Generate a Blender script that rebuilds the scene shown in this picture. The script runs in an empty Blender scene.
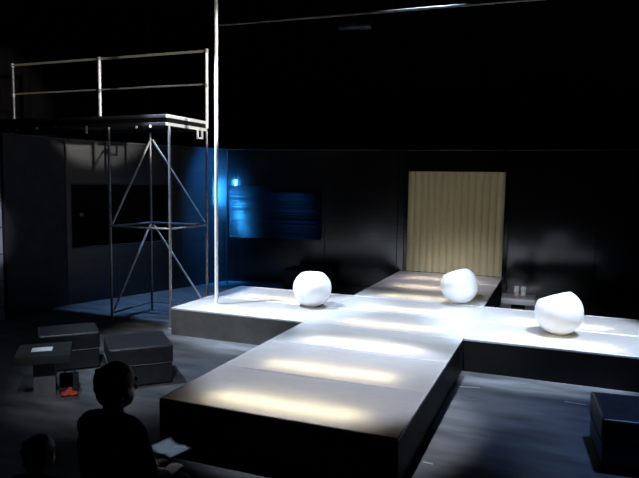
import bpy, bmesh, math, random
from mathutils import Vector, Matrix, noise

random.seed(7)
sc = bpy.context.scene
COL = sc.collection
R = math.radians

# ------------------------------------------------------------------ camera
cam = bpy.data.cameras.new('camera')
cam.sensor_width = 36.0
cam.lens = 611.0 / 639.0 * 36.0
cam.clip_start = 0.05
co = bpy.data.objects.new('camera', cam)
COL.objects.link(co)
r_ = Vector((0.92974617, 0.36791711, 0.01445891))
u_ = Vector((-0.04792054, 0.08197597, 0.99548157))
f_ = Vector((-0.36506942, 0.92623806, -0.09384763))
co.matrix_world = Matrix(((r_.x, u_.x, -f_.x, 2.973), (r_.y, u_.y, -f_.y, -4.0268), (r_.z, u_.z, -f_.z, 2.1554), (0, 0, 0, 1)))
sc.camera = co

# ------------------------------------------------------------------ world, exposure
w = bpy.data.worlds.new('dark_theatre')
sc.world = w
w.use_nodes = True
w.node_tree.nodes['Background'].inputs[0].default_value = (0.5, 0.42, 0.6, 1)
w.node_tree.nodes['Background'].inputs[1].default_value = 0.003
vs = sc.view_settings
vs.view_transform = 'Standard'
vs.look = 'None'
vs.gamma = 1.0
vs.use_curve_mapping = False
vs.exposure = 0.0


# ------------------------------------------------------------------ stage lanterns and added fill spots (light only, no fixtures modelled)
def spot(name, loc, target, power, angle, blend=0.5, color=(1, 1, 1), size=0.08):
    l = bpy.data.lights.new(name, 'SPOT')
    l.energy = power
    l.spot_size = R(angle)
    l.spot_blend = blend
    l.color = color
    l.shadow_soft_size = size
    o = bpy.data.objects.new(name, l)
    COL.objects.link(o)
    o.location = loc
    d = Vector(target) - Vector(loc)
    o.rotation_euler = d.to_track_quat('-Z', 'Y').to_euler()
    return o


COOL = (0.70, 0.83, 1.0)
spot('spot_left_arm', (-2.6, 2.4, 5.6), (-1.05, 4.0, 0.4), 3700, 33, 0.45, COOL)
spot('spot_right_arm', (4.2, 2.6, 5.6), (2.9, 3.9, 0.4), 3200, 32, 0.5, COOL)
spot('spot_runway', (1.0, 5.6, 6.2), (1.0, 3.6, 0.4), 2700, 42, 0.8, (0.66, 0.80, 1.0))
spot('spot_runway_near', (1.1, 3.0, 6.5), (1.06, 1.33, 0.4), 2000, 25, 0.4, (0.80, 0.86, 1.0))
spot('spot_runway_far', (1.0, 5.2, 6.2), (1.0, 6.9, 0.4), 1100, 26, 0.8, (0.88, 0.80, 1.0))
spot('fill_front', (1.6, -4.2, 5.8), (1.4, 4.2, 0.6), 2900, 24, 0.8, (0.80, 0.89, 1.0))  # added front fill to whiten the ball chairs
spot('spot_front_left', (-4.2, -3.6, 5.4), (-1.6, 3.4, 0.2), 1100, 20, 0.6, (1.0, 0.93, 0.84))
spot('spot_floor_left', (-2.6, 0.4, 6.0), (-1.2, 2.1, 0), 1300, 36, 1.0, (0.62, 0.80, 1.0))
spot('spot_floor_table', (1.5, -3.0, 5.6), (-1.2, 0.80, 0.1), 950, 18, 1.0, (0.86, 0.93, 1.0))
spot('spot_side_high', (8.0, 0.5, 3.7), (-2.4, 3.85, 3.55), 8000, 11, 0.4, (1.0, 0.96, 0.9))
spot('spot_side_low', (8.5, 7.0, 1.3), (-3.4, 3.7, 1.5), 60, 16, 0.7, (1.0, 0.95, 0.86))
spot('fill_glasses', (2.75, -3.5, 4.6), (2.46, 5.6, 0.5), 3000, 3.6, 0.5, (0.9, 0.95, 1.0))  # added narrow fill to brighten the drinking glasses
spot('fill_rail', (4.5, -1.0, 5.6), (-3.4, 4.2, 3.75), 380, 18, 0.8, (1.0, 0.93, 0.8))  # added fill to brighten the scaffold guard rail
spot('fill_brick', (1.0, -1.5, 5.6), (-4.78, 2.25, 1.5), 1800, 8, 0.4, (0.8, 0.9, 1.0))  # added fill so the far-left brick strip shows
spot('spot_panel', (0.6, 4.6, 5.6), (1.05, 8.0, 1.5), 56, 36, 0.8, (1.0, 0.83, 0.48))
spot('spot_blue_wall', (-2.6, 6.2, 4.3), (-3.68, 6.95, 1.85), 3600, 36, 1.0, (0.03, 0.30, 1.0))
spot('fill_blue_blind', (-2.6, 6.5, 4.5), (-2.55, 7.5, 1.5), 60, 36, 1.0, (0.03, 0.25, 1.0))  # added blue fill to raise glints on the slats
spot('spot_blue_floor', (-3.0, 5.0, 6.2), (-3.15, 4.8, 0), 1900, 39, 0.9, (0.25, 0.5, 1.0))
spot('spot_blue_right', (4.0, 1.9, 6.0), (3.8, 1.9, 0), 900, 38, 1.0, (0.26, 0.46, 1.0))
spot('fill_reader', (2.4, 2.0, 5.5), (1.03, -1.29, 0.68), 520, 3.2, 0.6, (0.55, 0.74, 1.0))  # added narrow fill to brighten the held programme


# ------------------------------------------------------------------ materials
def mat(name, color, rough=0.5, metal=0.0, spec=0.5, noise_amt=0.0, noise_scale=8.0, bump=0.0, bump_scale=40.0, stretch=None, coat=0.0):
    m = bpy.data.materials.new(name)
    m.use_nodes = True
    nt = m.node_tree
    b = nt.nodes['Principled BSDF']
    b.inputs['Base Color'].default_value = (*color, 1)
    b.inputs['Roughness'].default_value = rough
    b.inputs['Metallic'].default_value = metal
    b.inputs['Specular IOR Level'].default_value = spec
    b.inputs['Coat Weight'].default_value = coat
    tc = nt.nodes.new('ShaderNodeTexCoord')
    src = tc.outputs['Object']
    if stretch:
        mp = nt.nodes.new('ShaderNodeMapping')
        mp.inputs['Scale'].default_value = stretch
        nt.links.new(src, mp.inputs['Vector'])
        src = mp.outputs['Vector']
    if noise_amt:
        n = nt.nodes.new('ShaderNodeTexNoise')
        n.inputs['Scale'].default_value = noise_scale
        n.inputs['Detail'].default_value = 6
        nt.links.new(src, n.inputs['Vector'])
        rp = nt.nodes.new('ShaderNodeValToRGB')
        rp.color_ramp.elements[0].position = 0.3
        rp.color_ramp.elements[1].position = 0.7
        rp.color_ramp.elements[0].color = (*[c * (1 - noise_amt) for c in color], 1)
        rp.color_ramp.elements[1].color = (*[min(1, c * (1 + noise_amt)) for c in color], 1)
        nt.links.new(n.outputs['Fac'], rp.inputs['Fac'])
        nt.links.new(rp.outputs['Color'], b.inputs['Base Color'])
    if bump:
        n2 = nt.nodes.new('ShaderNodeTexNoise')
        n2.inputs['Scale'].default_value = bump_scale
        n2.inputs['Detail'].default_value = 4
        nt.links.new(src, n2.inputs['Vector'])
        bp = nt.nodes.new('ShaderNodeBump')
        bp.inputs['Strength'].default_value = bump
        bp.inputs['Distance'].default_value = 0.01
        nt.links.new(n2.outputs['Fac'], bp.inputs['Height'])
        nt.links.new(bp.outputs['Normal'], b.inputs['Normal'])
    return m


def brick_mat():
    m = mat('painted_brick', (0.3, 0.32, 0.35), 0.6)
    nt = m.node_tree
    b = nt.nodes['Principled BSDF']
    tc = nt.nodes['Texture Coordinate']
    mp = nt.nodes.new('ShaderNodeMapping')
    mp.inputs['Rotation'].default_value = (R(90), 0, R(90))
    br = nt.nodes.new('ShaderNodeTexBrick')
    br.inputs['Color1'].default_value = (0.34, 0.36, 0.4, 1)
    br.inputs['Color2'].default_value = (0.27, 0.29, 0.33, 1)
    br.inputs['Mortar'].default_value = (0.1, 0.1, 0.11, 1)
    br.inputs['Scale'].default_value = 1.0
    br.inputs['Brick Width'].default_value = 0.4
    br.inputs['Row Height'].default_value = 0.2
    br.inputs['Mortar Size'].default_value = 0.012
    nt.links.new(tc.outputs['Object'], mp.inputs['Vector'])
    nt.links.new(mp.outputs['Vector'], br.inputs['Vector'])
    nt.links.new(br.outputs['Color'], b.inputs['Base Color'])
    return m


def acrylic_mat():
    m = bpy.data.materials.new('frosted_acrylic')
    m.use_nodes = True
    nt = m.node_tree
    for n in list(nt.nodes):
        nt.nodes.remove(n)
    out = nt.nodes.new('ShaderNodeOutputMaterial')
    tc = nt.nodes.new('ShaderNodeTexCoord')
    mp = nt.nodes.new('ShaderNodeMapping')
    mp.inputs['Scale'].default_value = (1.2, 5, 1)
    nz = nt.nodes.new('ShaderNodeTexNoise')
    nz.inputs['Scale'].default_value = 3.0
    nz.inputs['Detail'].default_value = 8
    nz.inputs['Roughness'].default_value = 0.65
    rp = nt.nodes.new('ShaderNodeValToRGB')
    rp.color_ramp.elements[0].position = 0.25
    rp.color_ramp.elements[1].position = 0.75
    rp.color_ramp.elements[0].color = (0.52, 0.51, 0.53, 1)
    rp.color_ramp.elements[1].color = (0.70, 0.69, 0.70, 1)
    nt.links.new(tc.outputs['Object'], mp.inputs['Vector'])
    nt.links.new(mp.outputs['Vector'], nz.inputs['Vector'])
    nt.links.new(nz.outputs['Fac'], rp.inputs['Fac'])
    df = nt.nodes.new('ShaderNodeBsdfDiffuse')
    tr = nt.nodes.new('ShaderNodeBsdfTranslucent')
    tr.inputs['Color'].default_value = (0.9, 0.9, 0.86, 1)
    gl = nt.nodes.new('ShaderNodeBsdfGlossy')
    gl.inputs['Roughness'].default_value = 0.28
    gl.inputs['Color'].default_value = (0.9, 0.9, 0.9, 1)
    nt.links.new(rp.outputs['Color'], df.inputs['Color'])
    m1 = nt.nodes.new('ShaderNodeMixShader')
    m1.inputs[0].default_value = 0.4
    nt.links.new(df.outputs[0], m1.inputs[1])
    nt.links.new(tr.outputs[0], m1.inputs[2])
    fr = nt.nodes.new('ShaderNodeFresnel')
    fr.inputs['IOR'].default_value = 1.35
    m2 = nt.nodes.new('ShaderNodeMixShader')
    nt.links.new(fr.outputs[0], m2.inputs[0])
    nt.links.new(m1.outputs[0], m2.inputs[1])
    nt.links.new(gl.outputs[0], m2.inputs[2])
    nt.links.new(m2.outputs[0], out.inputs['Surface'])
    return m


def emit_mat(name, color, strength):
    m = bpy.data.materials.new(name)
    m.use_nodes = True
    b = m.node_tree.nodes['Principled BSDF']
    b.inputs['Base Color'].default_value = (0.8, 0.8, 0.8, 1)
    b.inputs['Emission Color'].default_value = (*color, 1)
    b.inputs['Emission Strength'].default_value = strength
    return m


def glass_mat():
    m = bpy.data.materials.new('clear_glass')
    m.use_nodes = True
    b = m.node_tree.nodes['Principled BSDF']
    b.inputs['Base Color'].default_value = (0.95, 0.97, 1, 1)
    b.inputs['Roughness'].default_value = 0.22
    b.inputs['Transmission Weight'].default_value = 0.9
    b.inputs['IOR'].default_value = 1.45
    return m


M = dict(
    floor=mat('dark_stage_floor', (0.085, 0.088, 0.095), 0.5, noise_amt=0.55, noise_scale=2.2, bump=0.25, bump_scale=14, spec=0.4, stretch=(0.7, 2.2, 1)),
    setwall=mat('black_gloss_panel', (0.003, 0.003, 0.0035), 0.15, noise_amt=0.4, noise_scale=3, bump=0.04, bump_scale=9, spec=0.7),
    semiwall=mat('black_gloss_panel_fine_grain', (0.004, 0.004, 0.0045), 0.19, noise_amt=0.4, noise_scale=3, bump=0.08, bump_scale=9, spec=0.7, stretch=(0.3, 0.3, 4)),
    satinwall=mat('black_satin_panel', (0.014, 0.0145, 0.016), 0.42, noise_amt=0.3, noise_scale=3, bump=0.35, bump_scale=9, spec=0.6, stretch=(0.25, 0.25, 3)),
    trim=mat('dark_metal_trim', (0.08, 0.08, 0.085), 0.4, metal=0.5, noise_amt=0.4, noise_scale=20),
    matwall=mat('dark_matt_panel', (0.024, 0.022, 0.024), 0.6, noise_amt=0.35, noise_scale=5, bump=0.2, bump_scale=25, spec=0.3),
    drape=mat('black_drape', (0.006, 0.005, 0.007), 0.95, spec=0.1),
    brick=brick_mat(),
    acrylic=acrylic_mat(),
    alu=mat('aluminium', (0.62, 0.62, 0.62), 0.35, metal=0.25, noise_amt=0.1, noise_scale=20),
    lip=mat('deck_lip', (0.5, 0.5, 0.52), 0.45, metal=0.3, noise_amt=0.1, noise_scale=20),
    steel=mat('galvanised_steel', (0.20, 0.205, 0.215), 0.42, metal=0.4, noise_amt=0.25, noise_scale=14),
    pipe=mat('dull_pipe', (0.16, 0.15, 0.13), 0.6, metal=0.2, noise_amt=0.2, noise_scale=10),
    brace=mat('bright_steel', (0.46, 0.46, 0.46), 0.4, metal=0.3, noise_amt=0.3, noise_scale=12),
    fascia=mat('dark_fascia', (0.022, 0.020, 0.024), 0.5, noise_amt=0.4, noise_scale=5),
    brass=mat('painted_handrail', (0.27, 0.245, 0.195), 0.45, metal=0.3, noise_amt=0.2, noise_scale=10),
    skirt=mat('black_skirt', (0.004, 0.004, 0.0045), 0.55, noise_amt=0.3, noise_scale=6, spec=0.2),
    skirt_lit=mat('lit_grey_skirt', (0.062, 0.060, 0.057), 0.6, noise_amt=0.2, noise_scale=5, spec=0.3),  # lighter skirt copy: spotlight on the left arm's front put into the colour
    tube=emit_mat('warm_tube', (1.0, 0.83, 0.50), 25),
    pole=mat('white_pole', (0.78, 0.78, 0.78), 0.3, noise_amt=0.05, noise_scale=20),
    white=mat('white_plastic', (0.86, 0.86, 0.87), 0.35, noise_amt=0.03, noise_scale=4),
    rib=mat('ribbed_sheet', (0.47, 0.42, 0.25), 0.5, noise_amt=0.04, noise_scale=3),
    leather=mat('black_leather', (0.022, 0.023, 0.027), 0.38, noise_amt=0.25, noise_scale=12, bump=0.25, bump_scale=60),
    table=mat('black_laminate', (0.03, 0.032, 0.035), 0.4, noise_amt=0.2, noise_scale=9),
    pedestal=mat('grey_pedestal', (0.13, 0.13, 0.135), 0.5, noise_amt=0.15, noise_scale=8),
    slabgrey=mat('grey_laminate', (0.12, 0.12, 0.125), 0.5, noise_amt=0.1, noise_scale=8),
    paper=mat('white_paper', (0.82, 0.84, 0.88), 0.7, noise_amt=0.04, noise_scale=20),
    red=mat('red_cloth', (0.5, 0.045, 0.02), 0.8, noise_amt=0.25, noise_scale=20),
    bag=mat('black_bag', (0.012, 0.012, 0.013), 0.7, noise_amt=0.3, noise_scale=20),
    glass=glass_mat(),
    drink=mat('red_drink', (0.45, 0.05, 0.04), 0.15, noise_amt=0.05),
    slat=mat('dark_slat', (0.010, 0.011, 0.014), 0.34, metal=0.3, noise_amt=0.3, noise_scale=2, bump=0.15, bump_scale=6, stretch=(0.6, 0.6, 8)),
    seam_glint=mat('painted_seam_glint', (0.5, 0.52, 0.56), 0.5, noise_amt=0.2, noise_scale=30),  # pale colour painting the glint on floor seams
    skin=mat('skin', (0.42, 0.26, 0.19), 0.5, noise_amt=0.08, noise_scale=20),
    hair=mat('dark_hair', (0.012, 0.009, 0.008), 0.6, noise_amt=0.4, noise_scale=60, stretch=(1, 1, 0.2)),
    shirt=mat('dark_shirt', (0.014, 0.014, 0.02), 0.9, noise_amt=0.3, noise_scale=30, spec=0.15),
    shirt2=mat('brown_shirt', (0.02, 0.013, 0.012), 0.9, noise_amt=0.3, noise_scale=30, spec=0.15),
    trouser=mat('dark_trousers', (0.012, 0.013, 0.018), 0.9, noise_amt=0.3, noise_scale=30, spec=0.15),
    shoe=mat('black_shoe', (0.01, 0.01, 0.01), 0.5, noise_amt=0.2, noise_scale=20),
    eye=mat('eye_white', (0.7, 0.7, 0.68), 0.2, noise_amt=0.02),
    lantern=mat('black_lantern', (0.02, 0.02, 0.022), 0.35, metal=0.3, noise_amt=0.2, noise_scale=10),
    bench=mat('bench_seat', (0.02, 0.02, 0.022), 0.7, noise_amt=0.2, noise_scale=10),
)


# ------------------------------------------------------------------ mesh helpers
def bm_box(bm, c, s, bev=0.0, rot=0.0, mtx=None, seg=2):
    r = bmesh.ops.create_cube(bm, size=1.0)
    vs_ = r['verts']
    bmesh.ops.scale(bm, vec=Vector(s), verts=vs_)
    if bev:
        ed = list({e for v in vs_ for e in v.link_edges})
        g = bmesh.ops.bevel(bm, geom=ed, offset=bev, segments=seg, affect='EDGES', profile=0.6)
        vs_ = list({v for f in g['faces'] for v in f.verts} | {v for v in vs_ if v.is_valid})
        # collect the whole island
        seen = set(vs_)
        st = list(vs_)
        while st:
            v = st.pop()
            for e in v.link_edges:
                o = e.other_vert(v)
                if o not in seen:
                    seen.add(o)
                    st.append(o)
        vs_ = list(seen)
    m = Matrix.Translation(Vector(c)) @ Matrix.Rotation(rot, 4, 'Z')
    if mtx is not None:
        m = mtx @ m
    bmesh.ops.transform(bm, matrix=m, verts=vs_)
    return vs_


def bm_tube(bm, p, q, r, seg=12, r2=None, cap=True):
    p, q = Vector(p), Vector(q)
    d = q - p
    g = bmesh.ops.create_cone(bm, cap_ends=cap, segments=seg, radius1=r, radius2=r if r2 is None else r2, depth=d.length)
    m = Matrix.Translation((p + q) / 2) @ d.to_track_quat('Z', 'Y').to_matrix().to_4x4()
    bmesh.ops.transform(bm, matrix=m, verts=g['verts'])


def bm_lathe(bm, prof, seg=48, mtx=None):
    rings = []
    for (r, z) in prof:
        if r < 1e-6:
            rings.append([bm.verts.new((0, 0, z))])
        else:
            rings.append([bm.verts.new((r * math.cos(2 * math.pi * k / seg), r * math.sin(2 * math.pi * k / seg), z)) for k in range(seg)])
    for a, b in zip(rings, rings[1:]):
        for k in range(seg):
            k2 = (k + 1) % seg
            if len(a) == 1 and len(b) > 1:
                bm.faces.new((a[0], b[k2], b[k]))
            elif len(b) == 1 and len(a) > 1:
                bm.faces.new((a[k], a[k2], b[0]))
            elif len(a) > 1:
                bm.faces.new((a[k], a[k2], b[k2], b[k]))
    if mtx is not None:
        bmesh.ops.transform(bm, matrix=mtx, verts=[v for rg in rings for v in rg])


def link(name, bm, m, parent=None, smooth=False, loc=None, rotz=0.0):
    bmesh.ops.recalc_face_normals(bm, faces=bm.faces[:])
    me = bpy.data.meshes.new(name)
    bm.to_mesh(me)
    bm.free()
    me.materials.append(m)
    if smooth:
        for p in me.polygons:
            p.use_smooth = True
        if smooth != 'all':
            me.set_sharp_from_angle(angle=R(40))
    o = bpy.data.objects.new(name, me)
    COL.objects.link(o)
    if parent:
        o.parent = parent
    if loc is not None:
        o.location = loc
    o.rotation_euler[2] = rotz
    return o


def tag(o, label, cat, group=None):
    o['label'] = label
    o['category'] = cat
    if group:
        o['group'] = group
    return o


def thing(name, label, cat, loc=(0, 0, 0), rotz=0.0, group=None):
    o = bpy.data.objects.new(name, None)
    o.empty_display_size = 0.1
    COL.objects.link(o)
    o.location = loc
    o.rotation_euler[2] = rotz
    return tag(o, label, cat, group)


def struct(name, bm, m, parent=None, smooth=False):
    o = link(name, bm, m, parent, smooth)
    if not parent:
        o['kind'] = 'structure'
    return o


def dup(src, parent=None):
    c = src.copy()
    COL.objects.link(c)
    c.parent = parent
    for ch in list(src.children):
        dup(ch, c)
    return c


# ------------------------------------------------------------------ room shell
bm = bmesh.new()
bm_box(bm, (1, 2, -0.05), (20, 20, 0.1))
struct('floor', bm, M['floor'])
bm = bmesh.new()
bm_box(bm, (1, 2, 7.05), (20, 20, 0.1))
struct('ceiling', bm, M['drape'])


def drape(name, x0, y0, x1, y1, h=7.0):
    # hanging pleated cloth along a line
    bm = bmesh.new()
    d = Vector((x1 - x0, y1 - y0, 0))
    n = int(d.length / 0.06)
    t = d.normalized()
    nn = Vector((-t.y, t.x, 0))
    prev = None
    for i in range(n + 1):
        p = Vector((x0, y0, 0)) + d * i / n + nn * (0.04 * math.sin(i * 0.9) + 0.015 * math.sin(i * 0.37))
        a = bm.verts.new(p)
        b = bm.verts.new(p + Vector((0, 0, h)))
        if prev:
            bm.faces.new((prev[0], a, b, prev[1]))
        prev = (a, b)
    bmesh.ops.solidify(bm, geom=bm.faces[:], thickness=0.012)
    return struct(name, bm, M['drape'], smooth=True)


drape('wall_left_rear', -8.5, 2.6, -8.5, 11.2)
drape('wall_rear', -8.5, 11.2, 10.5, 11.2)
drape('wall_right', 10.6, 11.0, 10.6, -7.0)

# near left: painted block wall of the building
bm = bmesh.new()
bm_box(bm, (-4.88, -1.95, 3.5), (0.2, 9.3, 7.0))
struct('wall_left', bm, M['brick'])

WALL_H = 2.79


def panel_wall(name, A, B, m, t=0.08, hole=None, seams=(), trim=None):
    """standing set wall from A to B (its face on the right-hand side); hole = (s0, s1, z0, z1) along the wall"""
    A, B = Vector((*A, 0)), Vector((*B, 0))
    d = B - A
    L = d.length
    ang = math.atan2(d.y, d.x)
    mtx = Matrix.Translation(A) @ Matrix.Rotation(ang, 4, 'Z')
    cuts = [0.0] + [s for s in seams] + [L]
    bm = bmesh.new()

    def bx(s0, s1, z0, z1):
        if s1 - s0 > 1e-4 and z1 - z0 > 1e-4:
            bm_box(bm, ((s0 + s1) / 2, t / 2, (z0 + z1) / 2), (s1 - s0, t, z1 - z0), bev=0.003, seg=1, mtx=mtx)
    g = 0.003
    for s0, s1 in zip(cuts, cuts[1:]):
        s0 += g
        s1 -= g
        if hole and hole[0] < s1 and hole[1] > s0:
            h0, h1, z0, z1 = hole
            bx(s0, s1, 0, z0)
            bx(s0, s1, z1, WALL_H)
            bx(s0, max(s0, h0), z0, z1)
            bx(min(s1, h1), s1, z0, z1)
        else:
            bx(s0, s1, 0, WALL_H)
    struct(name, bm, m)
    bm = bmesh.new()
    bm_box(bm, (L / 2, t / 2, WALL_H + 0.008), (L, t + 0.012, 0.016), mtx=mtx)
    if trim:
        struct(trim, bm, M['trim'])
    else:
        bm.free()
    return mtx, L


P0 = (-4.74, 2.72)
P1 = (-4.74, 3.94)
P2 = (-3.62, 7.33)
P3 = (0.05, 8.02)
P4 = (2.05, 8.26)
P5 = (10.5, 8.36)
panel_wall('wall_left_flat', P0, P1, M['matwall'], trim='trim_1')
mtxL, LL = panel_wall('wall_left_set', P1, P2, M['satinwall'], hole=(0.08, 2.1, 0.95, 2.06), seams=(2.35, 3.25), trim='trim_2')
mtxB, LB = panel_wall('wall_back_left', P2, P3, M['semiwall'], hole=(0.02, 2.06, 0.93, 2.06), seams=(2.11, 3.6), trim='trim_3')
panel_wall('wall_back', P3, P4, M['setwall'], seams=(), trim='trim_4')
panel_wall('wall_back_right', P4, P5, M['setwall'], seams=(1.55, 2.1, 4.1, 6.1), trim='trim_5')


def opening(name, mtx, s0, s1, z0, z1, slats, frame_mat):
    fr = bmesh.new()
    T_, dpt = 0.02, 0.10
    for (c, s) in ((((s0 + s1) / 2, dpt / 2, z0 + T_ / 2), (s1 - s0, dpt, T_)), (((s0 + s1) / 2, dpt / 2, z1 - T_ / 2), (s1 - s0, dpt, T_)),
                   ((s0 + T_ / 2, dpt / 2, (z0 + z1) / 2), (T_, dpt, z1 - z0 - 2 * T_)), ((s1 - T_ / 2, dpt / 2, (z0 + z1) / 2), (T_, dpt, z1 - z0 - 2 * T_))):
        bm_box(fr, c, s, mtx=mtx)
    o = struct(name, fr, frame_mat)
    bk = bmesh.new()
    bm_box(bk, ((s0 + s1) / 2, 0.42, (z0 + z1) / 2), (s1 - s0 + 0.4, 0.02, z1 - z0 + 0.4), mtx=mtx)
    link('backing_board', bk, M['drape'], o)
    if slats:
        sl = bmesh.new()
        n = 46
        for i in range(n):
            z = z0 + T_ + (i + 0.5) * (z1 - z0 - 2 * T_) / n
            jit = random.uniform(-0.12, 0.12)
            mm = mtx @ Matrix.Translation(((s0 + s1) / 2, 0.06, z)) @ Matrix.Rotation(R(58) + jit, 4, 'X')
            bm_box(sl, (0, 0, 0), (s1 - s0 - 0.05, 0.027, 0.0025), mtx=mm)
        link('blind', sl, M['slat'], o)
    return o


opening('window_1', mtxL, 0.08, 2.1, 0.95, 2.06, False, M['matwall'])
opening('window_2', mtxB, 0.02, 2.06, 0.93, 2.06, True, M['setwall'])

# added strip light, its form made up to spread blue glow up the corner
t = thing('added_strip_light', 'added upright strip light for the blue glow in the wall corner beside the slatted opening', 'light', (-3.47, 7.07, 0), math.atan2(0.86, -0.5) - math.pi / 2)
bm = bmesh.new()
bm_box(bm, (0, 0, 1.375), (0.024, 0.022, 2.75), bev=0.003, seg=1)
link('housing', bm, M['lantern'], t)
bm = bmesh.new()
bm_box(bm, (0, 0.013, 1.90), (0.014, 0.004, 0.5))
link('diffuser', bm, emit_mat('blue_diffuser', (0.03, 0.36, 1.0), 6), t)
bm = bmesh.new()
bm_box(bm, (0, 0, 0.004), (0.09, 0.09, 0.008))
link('base_plate', bm, M['lantern'], t)
pl = bpy.data.lights.new('blue_strip', 'AREA')
pl.shape = 'RECTANGLE'
pl.size = 0.03
pl.size_y = 0.5
pl.energy = 70
pl.color = (0.03, 0.36, 1.0)
po = bpy.data.objects.new('blue_strip', pl)
COL.objects.link(po)
po.parent = t
po.location = (0, 0.018, 1.90)
po.rotation_euler = (R(90), 0, 0)

# ------------------------------------------------------------------ the cross of lit decks
HP = 0.38


def make_deck(front_lit=False):
    t = bpy.data.objects.new('stage_deck', None)
    COL.objects.link(t)
    g = 0.002
    X, Y = 2.0 - 2 * g, 1.0 - 2 * g
    # skirt: four boards
    bm = bmesh.new()
    th = 0.018
    h = HP - 0.024
    bm_box(bm, (0, -Y / 2 + th / 2, h / 2), (X, th, h))
    bm_box(bm, (0, Y / 2 - th / 2, h / 2), (X, th, h))
    bm_box(bm, (-X / 2 + th / 2, 0, h / 2), (th, Y - 2 * th, h))
    bm_box(bm, (X / 2 - th / 2, 0, h / 2), (th, Y - 2 * th, h))
    link('skirt', bm, M['skirt_lit'] if front_lit else M['skirt'], t)
    bm = bmesh.new()
    lw, lh = 0.016, 0.024
    zc = HP - lh / 2
    bm_box(bm, (0, -Y / 2 + lw / 2, zc), (X, lw, lh), bev=0.002, seg=1)
    bm_box(bm, (0, Y / 2 - lw / 2, zc), (X, lw, lh), bev=0.002, seg=1)
    bm_box(bm, (-X / 2 + lw / 2, 0, zc), (lw, Y - 2 * lw, lh), bev=0.002, seg=1)
    bm_box(bm, (X / 2 - lw / 2, 0, zc), (lw, Y - 2 * lw, lh), bev=0.002, seg=1)
    link('edge_frame', bm, M['lip'], t)
    bm = bmesh.new()
    nx, ny = 8, 4
    vv = [[bm.verts.new((-X / 2 + lw + (X - 2 * lw) * i / nx, -Y / 2 + lw + (Y - 2 * lw) * j / ny, HP - 0.003)) for j in range(ny + 1)] for i in range(nx + 1)]
    for i in range(nx):
        for j in range(ny):
            bm.faces.new((vv[i][j], vv[i + 1][j], vv[i + 1][j + 1], vv[i][j + 1]))
    link('acrylic_top', bm, M['acrylic'], t)
    lf = link('light_fitting', (lambda b: (bm_box(b, (0, -0.23, HP - 0.165), (1.36, 0.07, 0.03), bev=0.006), b)[1])(bmesh.new()), M['white'], t)
    bm = bmesh.new()
    bm_tube(bm, (-0.62, -0.23, HP - 0.13), (0.62, -0.23, HP - 0.13), 0.014, seg=8)
    link('fluorescent_tube', bm, M['tube'], lf)
    return t


deck0 = make_deck()
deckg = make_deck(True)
DECK_LABELS = [
    'glowing white stage deck at the near end of the runway, above the black front face',
    'glowing stage deck of the runway, second from the near end',
    'glowing runway deck, third from the near end, just before the two side arms',
    'glowing runway deck between the near halves of the two side arms',
    'glowing runway deck between the far halves of the two side arms',
    'glowing runway deck just beyond the side arms, beside the white ball chair',
    'glowing runway deck second from the ribbed panel',
    'glowing runway deck touching the foot of the ribbed upright panel',
]
for i, lb in enumerate(DECK_LABELS):
    o = deck0 if i == 0 else dup(deck0)
    o.location = (1.0, i + 0.5, 0)
    tag(o, lb, 'stage platform', 'illuminated stage decks')
for src, loc, lb in (
        (deckg, (-1, 3.5, 0), 'bright stage deck of the left arm with a grey-lit front face, carrying the white pole'),
        (None, (-1, 4.5, 0), 'bright stage deck on the far side of the left arm, behind the pole'),
        (None, (3, 3.5, 0), 'bright near deck of the right arm with a black front face'),
        (None, (3, 4.5, 0), 'bright far deck of the right arm, in front of the low table with glasses')):
    o = src or dup(deck0)
    o.location = loc
    tag(o, lb, 'stage platform', 'illuminated stage decks')

# upright ribbed panel standing at the end of the runway
t = thing('ribbed_panel', 'tall beige ribbed upright panel at the far end of the runway', 'panel', (1.04, 8.05, 0.0))
bm = bmesh.new()
wd, h0, h1 = 1.87, 0.385, 2.38
n = 224
NR = 14
front = []
for i in range(n + 1):
    x = -wd / 2 + wd * i / n
    ph = (i / n * NR) % 1.0
    y = -0.03 * (0.5 - 0.5 * math.cos(2 * math.pi * ph)) ** 0.4
    front.append((x, y))
rows = []
for z in (h0, h1):
    rows.append(([bm.verts.new((x, y - 0.01, z)) for x, y in front], [bm.verts.new((x, y + 0.0, z)) for x, y in front]))
(fa, ba), (fb, bb) = rows
for i in range(n):
    bm.faces.new((fa[i], fa[i + 1], fb[i + 1], fb[i]))
    bm.faces.new((ba[i + 1], ba[i], bb[i], bb[i + 1]))
    bm.faces.new((fb[i], fb[i + 1], bb[i + 1], bb[i]))
    bm.faces.new((fa[i + 1], fa[i], ba[i], ba[i + 1]))
for k in (0, n):
    bm.faces.new((fa[k], fb[k], bb[k], ba[k]))
link('ribbed_sheet', bm, M['rib'], t, smooth=True)
bm = bmesh.new()
for sx in (-1, 1):
    bm_box(bm, (sx * (wd / 2 - 0.03), 0.025, 1.19), (0.05, 0.04, 2.38))
for z in (0.45, 1.4, 2.34):
    bm_box(bm, (0, 0.025, z), (wd - 0.12, 0.04, 0.05))
link('back_frame', bm, M['skirt'], t)

# pole
t = thing('white_pole', 'tall straight white pole rising from the left arm of the stage', 'pole', (-1.563, 3.483, HP - 0.003))
bm = bmesh.new()
bm_tube(bm, (0, 0, 0.008), (0, 0, 6.6), 0.025, 20)
link('shaft', bm, M['pole'], t, smooth=True)
bm = bmesh.new()
bm_lathe(bm, [(0, 0), (0.05, 0), (0.05, 0.006), (0.03, 0.010), (0, 0.010)], 24)
link('base_flange', bm, M['pole'], t, smooth=True)


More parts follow.
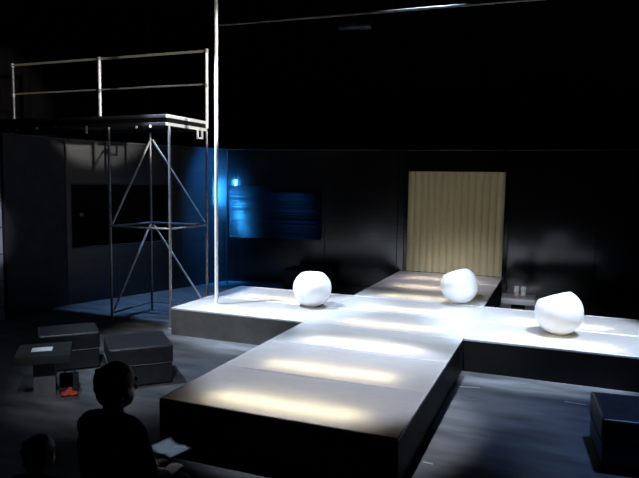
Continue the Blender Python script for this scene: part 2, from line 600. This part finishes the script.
# ------------------------------------------------------------------ ball chairs
def ball_mesh(cut):
    bm = bmesh.new()
    Rr, th = 0.275, 0.011
    prof = []
    N = 40
    for i in range(N + 1):
        a = math.pi - (math.pi - cut) * i / N
        prof.append((Rr * math.sin(a), Rr * math.cos(a)))
    # rounded rim
    ro, zo = prof[-1]
    ri, zi = (Rr - 2 * th) * math.sin(cut), (Rr - 2 * th) * math.cos(cut)
    cxr, czr = (ro + ri) / 2, (zo + zi) / 2
    rr = th
    for k in range(1, 6):
        a = k / 6 * math.pi
        dirx, dirz = math.sin(cut), math.cos(cut)
        tx, tz = -math.cos(cut), math.sin(cut)      # towards the opening axis
        prof.append((cxr + rr * (dirx * math.cos(a) + tx * math.sin(a)), czr + rr * (dirz * math.cos(a) + tz * math.sin(a))))
    for i in range(N + 1):
        a = cut + (math.pi - cut) * i / N
        prof.append(((Rr - 2 * th) * math.sin(a), (Rr - 2 * th) * math.cos(a)))
    prof[0] = (0, prof[0][1])
    prof[-1] = (0, prof[-1][1])
    bm_lathe(bm, prof, 64)
    return bm


def ball_chair(loc, axis, label, cut=R(48), sq=1.0):
    t = thing('ball_chair', label, 'ball chair', loc, 0, 'white ball chairs on the lit stage')
    bm = ball_mesh(cut)
    q = Vector(axis).normalized().to_track_quat('Z', 'Y').to_matrix().to_4x4()
    bmesh.ops.transform(bm, matrix=q, verts=bm.verts[:])
    lo = min(v.co.z for v in bm.verts)
    for v in bm.verts:        # flattened foot
        v.co.z = max(v.co.z, lo + 0.010) - (lo + 0.010)
        v.co.z *= sq
    link('shell', bm, M['white'], t, smooth='all')
    bm = bmesh.new()
    bm_lathe(bm, [(0, 0.02), (0.17, 0.055), (0.2, 0.085), (0.17, 0.115), (0, 0.125)], 40)
    for v in bm.verts:
        v.co.z += 0.0
    link('seat_cushion', bm, M['white'], t, smooth='all')
    return t


ball_chair((-0.28, 3.97, HP + 0.001), (-0.14, 0.33, 0.93), 'white ball chair on the left arm, nearest the pole', R(37), 0.96)
ball_chair((1.62, 5.11, HP + 0.001), (-0.36, 0.26, 0.90), 'white ball chair on the runway, in front of the ribbed panel', R(46))
ball_chair((3.01, 3.71, HP + 0.001), (-0.33, 0.24, 0.91), 'white ball chair on the right arm, in front of the glasses', R(46))


# ------------------------------------------------------------------ scaffold
t = thing('scaffold_platform', 'steel scaffold tower with a high deck and guard rail, left of the stage', 'scaffold', (-2.2, 4.22, 0))
ox, oy = -2.2, 4.22


def sc_tube(name, p, q, r, m, parent=t, sub=None):
    bm = bmesh.new()
    bm_tube(bm, (p[0] - ox, p[1] - oy, p[2]), (q[0] - ox, q[1] - oy, q[2]), r, 14)
    return link(name, bm, m, parent, smooth=True)


XR, XL, YN, YF, ZD = -2.18, -3.235, 3.25, 4.22, 2.90
for (x, y) in ((XR, YN), (XR, YF), (XL, YN), (XL, YF), (-6.17, YN), (-6.17, YF)):
    lg = sc_tube('leg', (x, y, 0.03), (x, y, ZD), 0.0195, M['steel'])
    bm = bmesh.new()
    bm_box(bm, (x - ox, y - oy, 0.008), (0.085, 0.085, 0.016), bev=0.003, seg=1)
    bm_tube(bm, (x - ox, y - oy, 0.014), (x - ox, y - oy, 0.14), 0.017, 10)
    link('base_plate', bm, M['steel'], lg, smooth=True)
for a, b in (((XL, YN), (XR, YN)), ((XR, YN), (XR, YF)), ((XR, YF), (XL, YF)), ((XL, YF), (XL, YN))):
    sc_tube('ledger', (*a, 1.45), (*b, 1.45), 0.015, M['steel'])
sc_tube('ledger', (XL, YN, 0.14), (XL, YF, 0.14), 0.014, M['steel'])
sc_tube('ledger', (XL, YF, 0.14), (XR, YF, 0.14), 0.014, M['steel'])
sc_tube('diagonal_brace', (XL + 0.01, YF - 0.03, 1.42), (XL + 0.01, YN + 0.04, 0.18), 0.0165, M['brace'])
sc_tube('diagonal_brace', (XL + 0.01, YN + 0.03, 1.48), (XL + 0.01, YF - 0.03, 2.75), 0.0165, M['brace'])
sc_tube('diagonal_brace', (XL + 0.04, YF + 0.01, 1.42), (XR - 0.04, YF + 0.01, 0.18), 0.0165, M['brace'])
sc_tube('diagonal_brace', (XL + 0.04, YF + 0.01, 2.78), (XR - 0.04, YF + 0.01, 1.48), 0.0165, M['brace'])
for (x0, x1) in ((-4.19, -2.19), (-6.2, -4.2)):
    bm = bmesh.new()
    xc, yc = (x0 + x1) / 2 - ox, (YN + YF) / 2 - oy
    bm_box(bm, (xc, yc, 3.0), (x1 - x0 - 0.03, YF - YN + 0.03, 0.10))
    dk = link('deck', bm, M['skirt'], t)
    X, Y = (x1 - x0), YF - YN + 0.08
    for z in (2.925, 3.035):
        for sy in (-1, 1):
            bm = bmesh.new()
            bm_box(bm, (xc, yc + sy * (Y / 2 - 0.012), z), (X - 0.05, 0.024, 0.045), bev=0.004, seg=1)
            link('side_profile', bm, M['fascia'], dk)
            for sx in ((1,) if x1 > -3 else (-1,)):
                bm = bmesh.new()
                bm_box(bm, (xc + sx * (X / 2 - 0.012), yc + sy * (Y / 4 + 0.005), z), (0.024, Y / 2 - 0.018, 0.045), bev=0.004, seg=1)
                link('end_profile', bm, M['alu'], dk)
# guard rail
for x in (XR - 0.01, -4.25, -6.17):
    ps = sc_tube('rail_post', (x, YF + 0.02, 2.95), (x, YF + 0.02, 4.13), 0.026, M['alu'] if x > -6 else M['trim'])  # far-left post in dark metal: weaker light put into its colour
    for z in (3.6, 4.12):
        bm = bmesh.new()
        bm_lathe(bm, [(0, -0.03), (0.034, -0.03), (0.034, 0.03), (0, 0.03)], 14, Matrix.Translation((x - ox, YF + 0.02 - oy, z)))
        link('coupler', bm, M['steel'], ps, smooth=True)
sc_tube('top_rail', (-6.17, YF + 0.02, 4.12), (XR - 0.01, YF + 0.02, 4.12), 0.021, M['brass'])
sc_tube('mid_rail', (-6.17, YF + 0.02, 3.62), (XR - 0.01, YF + 0.02, 3.62), 0.014, M['brass'])
# clamps and bolts under the deck edge
for (x, z, hh) in ((-5.15, 2.885, 0.03), (-4.95, 2.885, 0.03), (-4.55, 2.90, 0.035), (-3.585, 2.865, 0.11), (-2.69, 2.885, 0.035), (-2.45, 2.89, 0.035)):
    bm = bmesh.new()
    bm_box(bm, (x - ox, 3.185 - oy, z), (0.028, 0.024, hh), bev=0.004, seg=1)
    link('bolt', bm, M['white'], t)
bm = bmesh.new()
for c, s_ in (((0, -0.06, 0), (0.024, 0.026, 0.13)), ((0, 0.06, 0), (0.024, 0.026, 0.13)), ((0, 0, -0.055), (0.024, 0.14, 0.026))):
    bm_box(bm, (XR + 0.02 - ox + c[0], YF - 0.22 - oy + c[1], 2.835 + c[2]), s_)
link('hook', bm, M['alu'], t)

# ------------------------------------------------------------------ lighting bar overhead
t = thing('lighting_pipe', 'long thin overhead pipe crossing the dark space at the top', 'pipe', (0.4, 4.75, 4.6))
bm = bmesh.new()
bm_tube(bm, (-2.7, -0.11, 0), (4.4, 0.12, 0), 0.018, 14)
link('tube', bm, M['pipe'], t, smooth=True)
for x in (-2.5, 0.2, 4.1):
    bm = bmesh.new()
    bm_tube(bm, (x, -0.14 + 0.26 * (x + 3.6) / 8.0, 0), (x, -0.14 + 0.26 * (x + 3.6) / 8.0, 2.4), 0.004, 6)
    link('suspension_wire', bm, M['lantern'], t)

t = thing('stage_lantern', 'dark stage lantern hanging in the blackness below the overhead pipe', 'stage light', (0.02, 4.75, 4.45))
bm = bmesh.new()
mm = Matrix.Rotation(R(90), 4, 'Y')
bm_lathe(bm, [(0, -0.24), (0.05, -0.24), (0.062, -0.2), (0.062, 0.05), (0.075, 0.08), (0.075, 0.26), (0.068, 0.26), (0.06, 0.1), (0, 0.1)], 28, mm)
link('body', bm, M['lantern'], t, smooth=True)
bm = bmesh.new()
bm_box(bm, (0, 0.085, 0.03), (0.03, 0.006, 0.17))
bm_box(bm, (0, -0.085, 0.03), (0.03, 0.006, 0.17))
bm_box(bm, (0, 0, 0.112), (0.03, 0.176, 0.006))
bm_tube(bm, (0, 0, 0.11), (0, 0, 0.16), 0.012, 10)
link('yoke', bm, M['lantern'], t)


# ------------------------------------------------------------------ ottomans
def ottoman(loc, rot, label, sx=0.66, sy=0.66, h=0.37, grp='black ottomans around the stage'):
    t = thing('ottoman', label, 'ottoman', loc, rot, grp)
    bm = bmesh.new()
    hb = h * 0.52
    bm_box(bm, (0, 0, 0.012 + hb / 2), (sx - 0.02, sy - 0.02, hb), bev=0.016, seg=3)
    link('base', bm, M['leather'], t, smooth=True)
    bm = bmesh.new()
    hl = h - hb - 0.012
    bm_box(bm, (0, 0, 0.012 + hb + hl / 2), (sx, sy, hl), bev=0.028, seg=4)
    bmesh.ops.subdivide_edges(bm, edges=[e for e in bm.edges if e.calc_length() > 0.3], cuts=6, use_grid_fill=True)
    for v in bm.verts:
        if v.co.z > h - 0.012:
            v.co.z += 0.012 * max(0, 1 - (2 * v.co.x / sx) ** 2) * max(0, 1 - (2 * v.co.y / sy) ** 2)
    link('padded_lid', bm, M['leather'], t, smooth=True)
    bm = bmesh.new()
    bm_box(bm, (0, 0, 0.012 + hb), (sx + 0.004, sy + 0.004, 0.007), bev=0.002, seg=1)
    link('piping', bm, M['pedestal'], t)
    for a in (-1, 1):
        for b in (-1, 1):
            bm = bmesh.new()
            bm_tube(bm, (a * (sx / 2 - 0.06), b * (sy / 2 - 0.06), 0), (a * (sx / 2 - 0.06), b * (sy / 2 - 0.06), 0.02), 0.02, 12)
            link('foot', bm, M['table'], t, smooth=True)
    return t


ottoman((-1.225, 1.29, 0), R(45.5), 'black leather ottoman on the dark floor between the pedestal table and the runway', 0.65, 0.65, 0.42)
ottoman((-2.24, 1.345, 0), R(47), 'black leather ottoman behind the small table with the white sheet', 0.64, 0.52, 0.42)
ottoman((3.64, 1.28, 0), R(5), 'black ottoman standing alone on the floor in front of the right arm', 0.66, 0.66, 0.40)
ottoman((-1.62, 7.03, 0), R(6), 'black ottoman by the back wall, behind the left arm of the stage', 0.84, 0.6, 0.44)


# ------------------------------------------------------------------ pedestal tables
def table(loc, rot, label, topm, pedm, h=0.45, s=0.49):
    t = thing('side_table', label, 'table', loc, rot, 'low pedestal tables')
    bm = bmesh.new()
    bm_box(bm, (0, 0, h - 0.0425), (s, s, 0.085), bev=0.006)
    link('table_top', bm, topm, t, smooth=True)
    bm = bmesh.new()
    bm_box(bm, (0, 0, (h - 0.085) / 2), (0.2, 0.2, h - 0.085), bev=0.004)
    link('pedestal', bm, pedm, t, smooth=True)
    return t


table((-1.75, 0.52, 0), R(41), 'low dark pedestal table with a white sheet on it, on the left floor', M['table'], M['pedestal'])
table((2.435, 5.66, 0), R(2), 'low grey table holding two drinking glasses, behind the right arm', M['slabgrey'], M['skirt'])

bm = bmesh.new()
bm_box(bm, (0, 0, 0.002), (0.19, 0.15, 0.003))
tag(link('paper_sheet', bm, M['paper'], None, loc=(-1.76, 0.50, 0.4505), rotz=R(41)), 'bright white paper sheet lying on the dark pedestal table', 'paper')

# open black bag with a red cloth beside the pedestal
t = thing('tote_bag', 'open black bag on the floor beside the grey table pedestal', 'bag', (-1.585, 0.665, 0), R(41))
bm = bmesh.new()
bw, bd, bh = 0.17, 0.15, 0.17
for c, s in (((0, 0, 0.006), (bw, bd, 0.012)), ((-bw / 2, 0, bh / 2), (0.01, bd, bh)), ((bw / 2, 0, bh / 2), (0.01, bd, bh)), ((0, bd / 2, bh / 2), (bw, 0.01, bh)), ((0, -bd / 2, 0.03), (bw, 0.01, 0.06))):
    bm_box(bm, c, s, bev=0.003, seg=1)
link('bag_body', bm, M['bag'], t)
bm = bmesh.new()
pts = [(-0.05, bd / 2 + 0.01, bh - 0.01), (-0.045, bd / 2 + 0.01, bh + 0.015), (0, bd / 2 + 0.01, bh + 0.025), (0.045, bd / 2 + 0.01, bh + 0.015), (0.05, bd / 2 + 0.01, bh - 0.01)]
for a, b in zip(pts, pts[1:]):
    bm_tube(bm, a, b, 0.007, 8)
link('handle', bm, M['bag'], t, smooth=True)
bm = bmesh.new()
g = bmesh.ops.create_grid(bm, x_segments=26, y_segments=26, size=0.5)
for v in bm.verts:
    x, y = v.co.x, v.co.y
    rr = math.hypot(x, y)
    f = noise.noise(Vector((x * 5, y * 5, 3))) + 0.5 * noise.noise(Vector((x * 11, y * 11, 9)))
    v.co.z = max(0.006, 0.055 * math.exp(-(rr / 0.3) ** 2) * (1 + 0.5 * f) + 0.012 + 0.012 * f)
    v.co.x = x * 0.15 * (1 + 0.2 * f)
    v.co.y = y * 0.10 * (1 + 0.2 * f)
bmesh.ops.solidify(bm, geom=bm.faces[:], thickness=0.003)
tag(link('red_cloth', bm, M['red'], None, smooth='all', loc=(-1.49, 0.565, 0.004), rotz=R(41)), 'crumpled red cloth on the floor in front of the open black bag', 'cloth')


# ------------------------------------------------------------------ drinking glasses
def tumbler(loc, label, fill):
    t = thing('drinking_glass', label, 'glass', loc, 0, 'glasses on the low grey table')
    bm = bmesh.new()
    bm_lathe(bm, [(0, 0), (0.033, 0), (0.036, 0.004), (0.041, 0.145), (0.040, 0.147), (0.038, 0.145), (0.033, 0.012), (0, 0.010)], 28)
    link('tumbler', bm, M['glass'], t, smooth=True)
    if fill:
        bm = bmesh.new()
        bm_lathe(bm, [(0, 0.012), (0.031, 0.013), (0.033, 0.045), (0, 0.045)], 24)
        link('drink', bm, M['drink'], t, smooth=True)
    return t


tumbler((2.40, 5.70, 0.451), 'clear glass with a little red drink, left of the two on the low grey table', True)
tumbler((2.50, 5.70, 0.451), 'empty clear glass, right of the two on the low grey table', False)

# ------------------------------------------------------------------ floor glints: pale strips painting light caught on board seams
for (x0, y0, x1, y1, lb) in ((2.05, 2.42, 2.26, 2.47, 'painted seam glint on the floor near the inner corner of runway and right arm'),
                             (3.10, 2.40, 3.30, 2.38, 'painted seam glint on the floor just behind the lone right-hand ottoman'),
                             (2.07, 0.52, 2.15, 0.51, 'tiny painted seam glint on the floor beside the near corner of the runway')):
    d = Vector((x1 - x0, y1 - y0, 0))
    bm = bmesh.new()
    bm_box(bm, (0, 0, 0.001), (d.length, 0.014, 0.0015))
    tag(link('floor_seam_glint', bm, M['seam_glint'], None, loc=((x0 + x1) / 2, (y0 + y1) / 2, 0.0005), rotz=math.atan2(d.y, d.x)), lb, 'tape mark', 'painted seam glints on the floor')

# small pale round object, not emitting, inside the dark left opening
bm = bmesh.new()
bm_lathe(bm, [(0, 0), (0.03, 0.0), (0.05, 0.03), (0.055, 0.07), (0.04, 0.10), (0, 0.115)], 20, mtxL @ Matrix.Translation((0.45, 0.40, 1.52)) @ Matrix.Rotation(R(90), 4, 'X'))
tag(link('pale_object', bm, M['slabgrey'], None, smooth=True), 'small pale round object inside the dark opening behind the scaffold', 'lamp')


# ------------------------------------------------------------------ people
def capsule(bm, pts, sub=2):
    """chain of (point, radius) filled with overlapping balls"""
    for (p, a), (q, b) in zip(pts, pts[1:]):
        p, q = Vector(p), Vector(q)
        n = max(1, int((q - p).length / (0.3 * min(a, b))))
        for i in range(n + 1):
            f = i / n
            bmesh.ops.create_icosphere(bm, subdivisions=sub, radius=a + (b - a) * f, matrix=Matrix.Translation(p.lerp(q, f)))


def ball(bm, c, s, rot=None):
    m = Matrix.Translation(Vector(c)) @ (rot or Matrix.Identity(4)) @ Matrix.Diagonal((*s, 1))
    bmesh.ops.create_icosphere(bm, subdivisions=3, radius=1.0, matrix=m)


def fused(name, bm, m, parent, voxel=0.008, smooth=6):
    me = bpy.data.meshes.new(name)
    bm.to_mesh(me)
    bm.free()
    o = bpy.data.objects.new(name, me)
    COL.objects.link(o)
    md = o.modifiers.new('r', 'REMESH')
    md.mode = 'VOXEL'
    md.voxel_size = voxel
    ms = o.modifiers.new('s', 'SMOOTH')
    ms.factor = 0.5
    ms.iterations = smooth
    dg = bpy.context.evaluated_depsgraph_get()
    me2 = bpy.data.meshes.new_from_object(o.evaluated_get(dg))
    o.modifiers.clear()
    o.data = me2
    bpy.data.meshes.remove(me)
    me2.name = name
    me2.materials.clear()
    me2.materials.append(m)
    for p in me2.polygons:
        p.use_smooth = True
    o.parent = parent
    return o


def hand(bm, wrist, fwd, up, side, curl=0.6):
    """palm and five fingers; fwd along the fingers, up = back of the hand, side = towards the thumb"""
    wv, F, U, S = Vector(wrist), Vector(fwd).normalized(), Vector(up).normalized(), Vector(side).normalized()
    for k in (-0.024, -0.008, 0.008, 0.024):
        capsule(bm, [(wv, 0.020), (wv + F * 0.05 + S * k, 0.016), (wv + F * 0.085 + S * k, 0.013)], 1)
    for k, ln in ((0.029, 0.068), (0.010, 0.078), (-0.010, 0.072), (-0.029, 0.056)):
        p = wv + F * 0.088 + S * k
        pts = [(p, 0.0095)]
        d = F.copy()
        for j, fr in enumerate((0.42, 0.32, 0.26)):
            d = (d * math.cos(curl) - U * math.sin(curl)).normalized() if j else (F * math.cos(curl * .5) - U * math.sin(curl * .5)).normalized()
            p = p + d * ln * fr
            pts.append((p, 0.0088 - 0.0008 * j))
        capsule(bm, pts, 1)
    p = wv + F * 0.02 + S * 0.024
    q = p + (F * 0.6 + S * 0.75 - U * 0.2).normalized() * 0.042
    capsule(bm, [(p, 0.015), (q, 0.0115), (q + (F * 0.9 + S * 0.2 - U * 0.35).normalized() * 0.034, 0.0095)], 1)


def person(label, loc, rotz, seat, height, head_turn, lean, floor_sit, shirtm, hands_mode):
    """local frame: +y forward, hips at the origin's column"""
    t = thing('person', label, 'person', loc, rotz)
    s = height / 1.7
    hip = Vector((0, 0, seat + 0.10 * s))
    sp = Matrix.Rotation(lean, 4, 'X')          # negative leans forward (+y)

    def T(x, y, z):
        return hip + (sp @ Vector((x * s, y * s, z * s)))
    body = bmesh.new()
    capsule(body, [(T(-0.07, 0, 0.0), 0.105 * s), (T(0.07, 0, 0.0), 0.105 * s)])
    capsule(body, [(T(-0.05, 0, 0.02), 0.105 * s), (T(-0.045, 0.0, 0.18), 0.095 * s), (T(-0.07, 0, 0.34), 0.105 * s), (T(-0.09, 0.0, 0.42), 0.075 * s)])
    capsule(body, [(T(0.05, 0, 0.02), 0.105 * s), (T(0.045, 0.0, 0.18), 0.095 * s), (T(0.07, 0, 0.34), 0.105 * s), (T(0.09, 0.0, 0.42), 0.075 * s)])
    capsule(body, [(T(-0.135, 0, 0.43), 0.052 * s), (T(0, -0.01, 0.455), 0.06 * s), (T(0.135, 0, 0.43), 0.052 * s)])
    capsule(body, [(T(0, -0.005, 0.44), 0.062 * s), (T(0, 0.015, 0.57), 0.05 * s)])
    hc = T(0, 0.035, 0.63)
    hr = Matrix.Rotation(head_turn, 4, 'Z')

    def H(x, y, z):
        return hc + (hr @ Vector((x * s, y * s, z * s)))
    ball(body, H(0, -0.012, 0.02), (0.076 * s, 0.094 * s, 0.092 * s), hr)
    ball(body, H(0, 0.02, -0.05), (0.060 * s, 0.066 * s, 0.068 * s), hr)
    capsule(body, [(H(0, 0.055, -0.098), 0.020 * s), (H(0, 0.06, -0.09), 0.02 * s)])
    capsule(body, [(H(0, 0.084, 0.01), 0.009 * s), (H(0, 0.101, -0.032), 0.014 * s)], 2)
    for k in (-1, 1):
        capsule(body, [(H(k * 0.055, 0.070, 0.028), 0.011 * s), (H(k * 0.016, 0.080, 0.028), 0.011 * s)], 1)
        ball(body, H(k * 0.078, -0.008, -0.012), (0.010 * s, 0.020 * s, 0.032 * s), hr)
    capsule(body, [(H(-0.022, 0.078, -0.062), 0.008 * s), (H(0, 0.085, -0.060), 0.009 * s), (H(0.022, 0.078, -0.062), 0.008 * s)], 1)
    # legs
    legs = []
    for k in (-1, 1):
        h_ = Vector((k * 0.085 * s, 0.02, hip.z - 0.02))
        if floor_sit:
            kn = Vector((k * 0.27 * s, 0.30 * s, 0.16 * s))
            an = Vector((-k * 0.02 * s, 0.36 * s - 0.04 * k, 0.07 * s))
            toe = an + Vector((-k * 0.17 * s, 0.02, -0.03 * s))
        else:
            kn = Vector((k * 0.10 * s, 0.43 * s, seat + 0.065 * s))
            an = Vector((k * 0.10 * s, 0.46 * s, 0.085 * s))
            toe = an + Vector((k * 0.02, 0.16 * s, -0.045 * s))
        capsule(body, [(h_, 0.088 * s), (kn, 0.058 * s), (kn.lerp(an, 0.3), 0.054 * s), (an, 0.036 * s)])
        capsule(body, [(an, 0.036 * s), (toe, 0.028 * s)])
        legs.append((h_, kn, an, toe))
    arms = []
    for k in (-1, 1):
        sh = T(k * 0.15, 0.0, 0.415)
        if hands_mode == 'paper':
            el = T(k * 0.165, 0.10, 0.17)
            wr = Vector((k * 0.075, 0.33 * s, seat + 0.145 * s))
            fw = Vector((-k * 0.15, 1, 0.2))
        else:
            el = T(k * 0.22, 0.10, 0.17)
            wr = Vector((k * 0.16 * s, 0.30 * s, (0.26 if floor_sit else seat + 0.16) * s))
            fw = Vector((-k * 0.3, 1, -0.25))
        capsule(body, [(sh, 0.050 * s), (el, 0.038 * s), (el.lerp(wr, 0.3), 0.037 * s), (wr, 0.026 * s)])
        side = Vector((-k, 0, 0.15))
        F = fw.normalized()
        S = (side - F * side.dot(F)).normalized()
        U = S.cross(F) * (1 if S.cross(F).z > 0 else -1)
        hand(body, wr + F * 0.01, F, U, S, 0.5)
        arms.append((sh, el, wr))
    fused('body', body, M['skin'], t, 0.006, 4)
    # shirt
    sh_ = bmesh.new()
    e = 0.012
    capsule(sh_, [(T(-0.05, 0, -0.02), 0.110 * s + e), (T(-0.045, 0.0, 0.18), 0.098 * s + e), (T(-0.07, 0, 0.34), 0.105 * s + e), (T(-0.09, 0.0, 0.42), 0.075 * s + e)])
    capsule(sh_, [(T(0.05, 0, -0.02), 0.110 * s + e), (T(0.045, 0.0, 0.18), 0.098 * s + e), (T(0.07, 0, 0.34), 0.105 * s + e), (T(0.09, 0.0, 0.42), 0.075 * s + e)])
    capsule(sh_, [(T(-0.135, 0, 0.43), 0.052 * s + e), (T(0, -0.01, 0.455), 0.062 * s + e), (T(0.135, 0, 0.43), 0.052 * s + e)])
    for a in arms:
        capsule(sh_, [(a[0], 0.052 * s + e), (a[1], 0.042 * s + e), (a[1].lerp(a[2], 0.9), 0.034 * s + e)])
    fused('shirt', sh_, shirtm, t, 0.008, 6)
    tr = bmesh.new()
    capsule(tr, [(T(-0.07, 0, 0.0), 0.112 * s), (T(0.07, 0, 0.0), 0.112 * s)])
    for (h_, kn, an, toe) in legs:
        capsule(tr, [(h_, 0.092 * s + 0.008), (kn, 0.060 * s + e), (kn.lerp(an, 0.3), 0.056 * s + e), (kn.lerp(an, 0.93), 0.046 * s + e * .6)])
    fused('trousers', tr, M['trouser'], t, 0.008, 6)
    for (h_, kn, an, toe) in legs:
        so = bmesh.new()
        d = (toe - an)
        capsule(so, [(an + Vector((0, 0, -0.012)) - d * 0.15, 0.043 * s), (toe + d * 0.1, 0.036 * s)])
        fused('shoe', so, M['shoe'], t, 0.007, 4)
    # hair cap with short strands at the nape
    ha = bmesh.new()
    ball(ha, H(0, -0.020, 0.034), (0.088 * s, 0.100 * s, 0.094 * s), hr)
    ball(ha, H(0, -0.045, -0.02), (0.082 * s, 0.070 * s, 0.080 * s), hr)
    for i in range(46):
        a = random.uniform(-2.4, 2.4)
        z = random.uniform(-0.06, 0.11)
        rr = 0.086 * math.sqrt(max(0.05, 1 - ((z - 0.03) / 0.12) ** 2))
        p = H(math.sin(a) * rr, -0.03 - math.cos(a) * rr * 1.02, z)
        capsule(ha, [(p, 0.012 * s), (p + Vector((0, 0, -0.02 * s)), 0.008 * s)], 1)
    fused('hair', ha, M['hair'], t, 0.006, 2)
    for k in (-1, 1):
        eb = bmesh.new()
        ball(eb, H(k * 0.032, 0.072, 0.008), (0.0125 * s,) * 3)
        link('eye', eb, M['eye'], t, smooth='all')
    return t


t1 = person('person seen from behind with short dark hair and dark top, reading a paper', (1.035, -1.80, 0), R(-4), 0.475, 1.62, R(-14), R(-4), False, M['shirt'], 'paper')
person('person sitting low in the dark at the bottom left corner, dark hair and clothes', (0.385, -1.65, 0), R(10), 0.0, 1.50, R(-20), R(-6), True, M['shirt2'], 'lap')
person('person low in the dark below the front of the runway, only dark hair showing', (1.92, -1.50, 0), R(0), 0.0, 1.45, R(10), R(-6), True, M['shirt'], 'lap')

# stool under the seated reader
t = thing('audience_stool', 'dark padded stool under the person reading a paper', 'stool', (1.045, -1.82, 0))
bm = bmesh.new()
bm_box(bm, (0, 0, 0.42), (0.40, 0.38, 0.06), bev=0.02, seg=3)
link('seat', bm, M['bench'], t, smooth=True)
for a in (-1, 1):
    for b in (-1, 1):
        bm = bmesh.new()
        bm_tube(bm, (a * 0.17, b * 0.16, 0), (a * 0.15, b * 0.14, 0.39), 0.014, 10)
        link('leg', bm, M['lantern'], t, smooth=True)

# the programme held by the reader: a folded sheet
bm = bmesh.new()
nx, ny = 12, 6
gv = [[None] * (ny + 1) for _ in range(nx + 1)]
for i in range(nx + 1):
    for j in range(ny + 1):
        x = -0.10 + 0.20 * i / nx
        y = -0.075 + 0.15 * j / ny
        gv[i][j] = bm.verts.new((x, y, 0.10 * abs(x) + 0.05 * y + 0.006 * math.sin(x * 40)))
for i in range(nx):
    for j in range(ny):
        bm.faces.new((gv[i][j], gv[i + 1][j], gv[i + 1][j + 1], gv[i][j + 1]))
bmesh.ops.solidify(bm, geom=bm.faces[:], thickness=0.0015)
tag(link('programme_sheet', bm, M['paper'], None, smooth='all', loc=(1.03, -1.30, 0.672), rotz=R(-20)), 'folded pale paper held by the person seen from behind', 'paper')
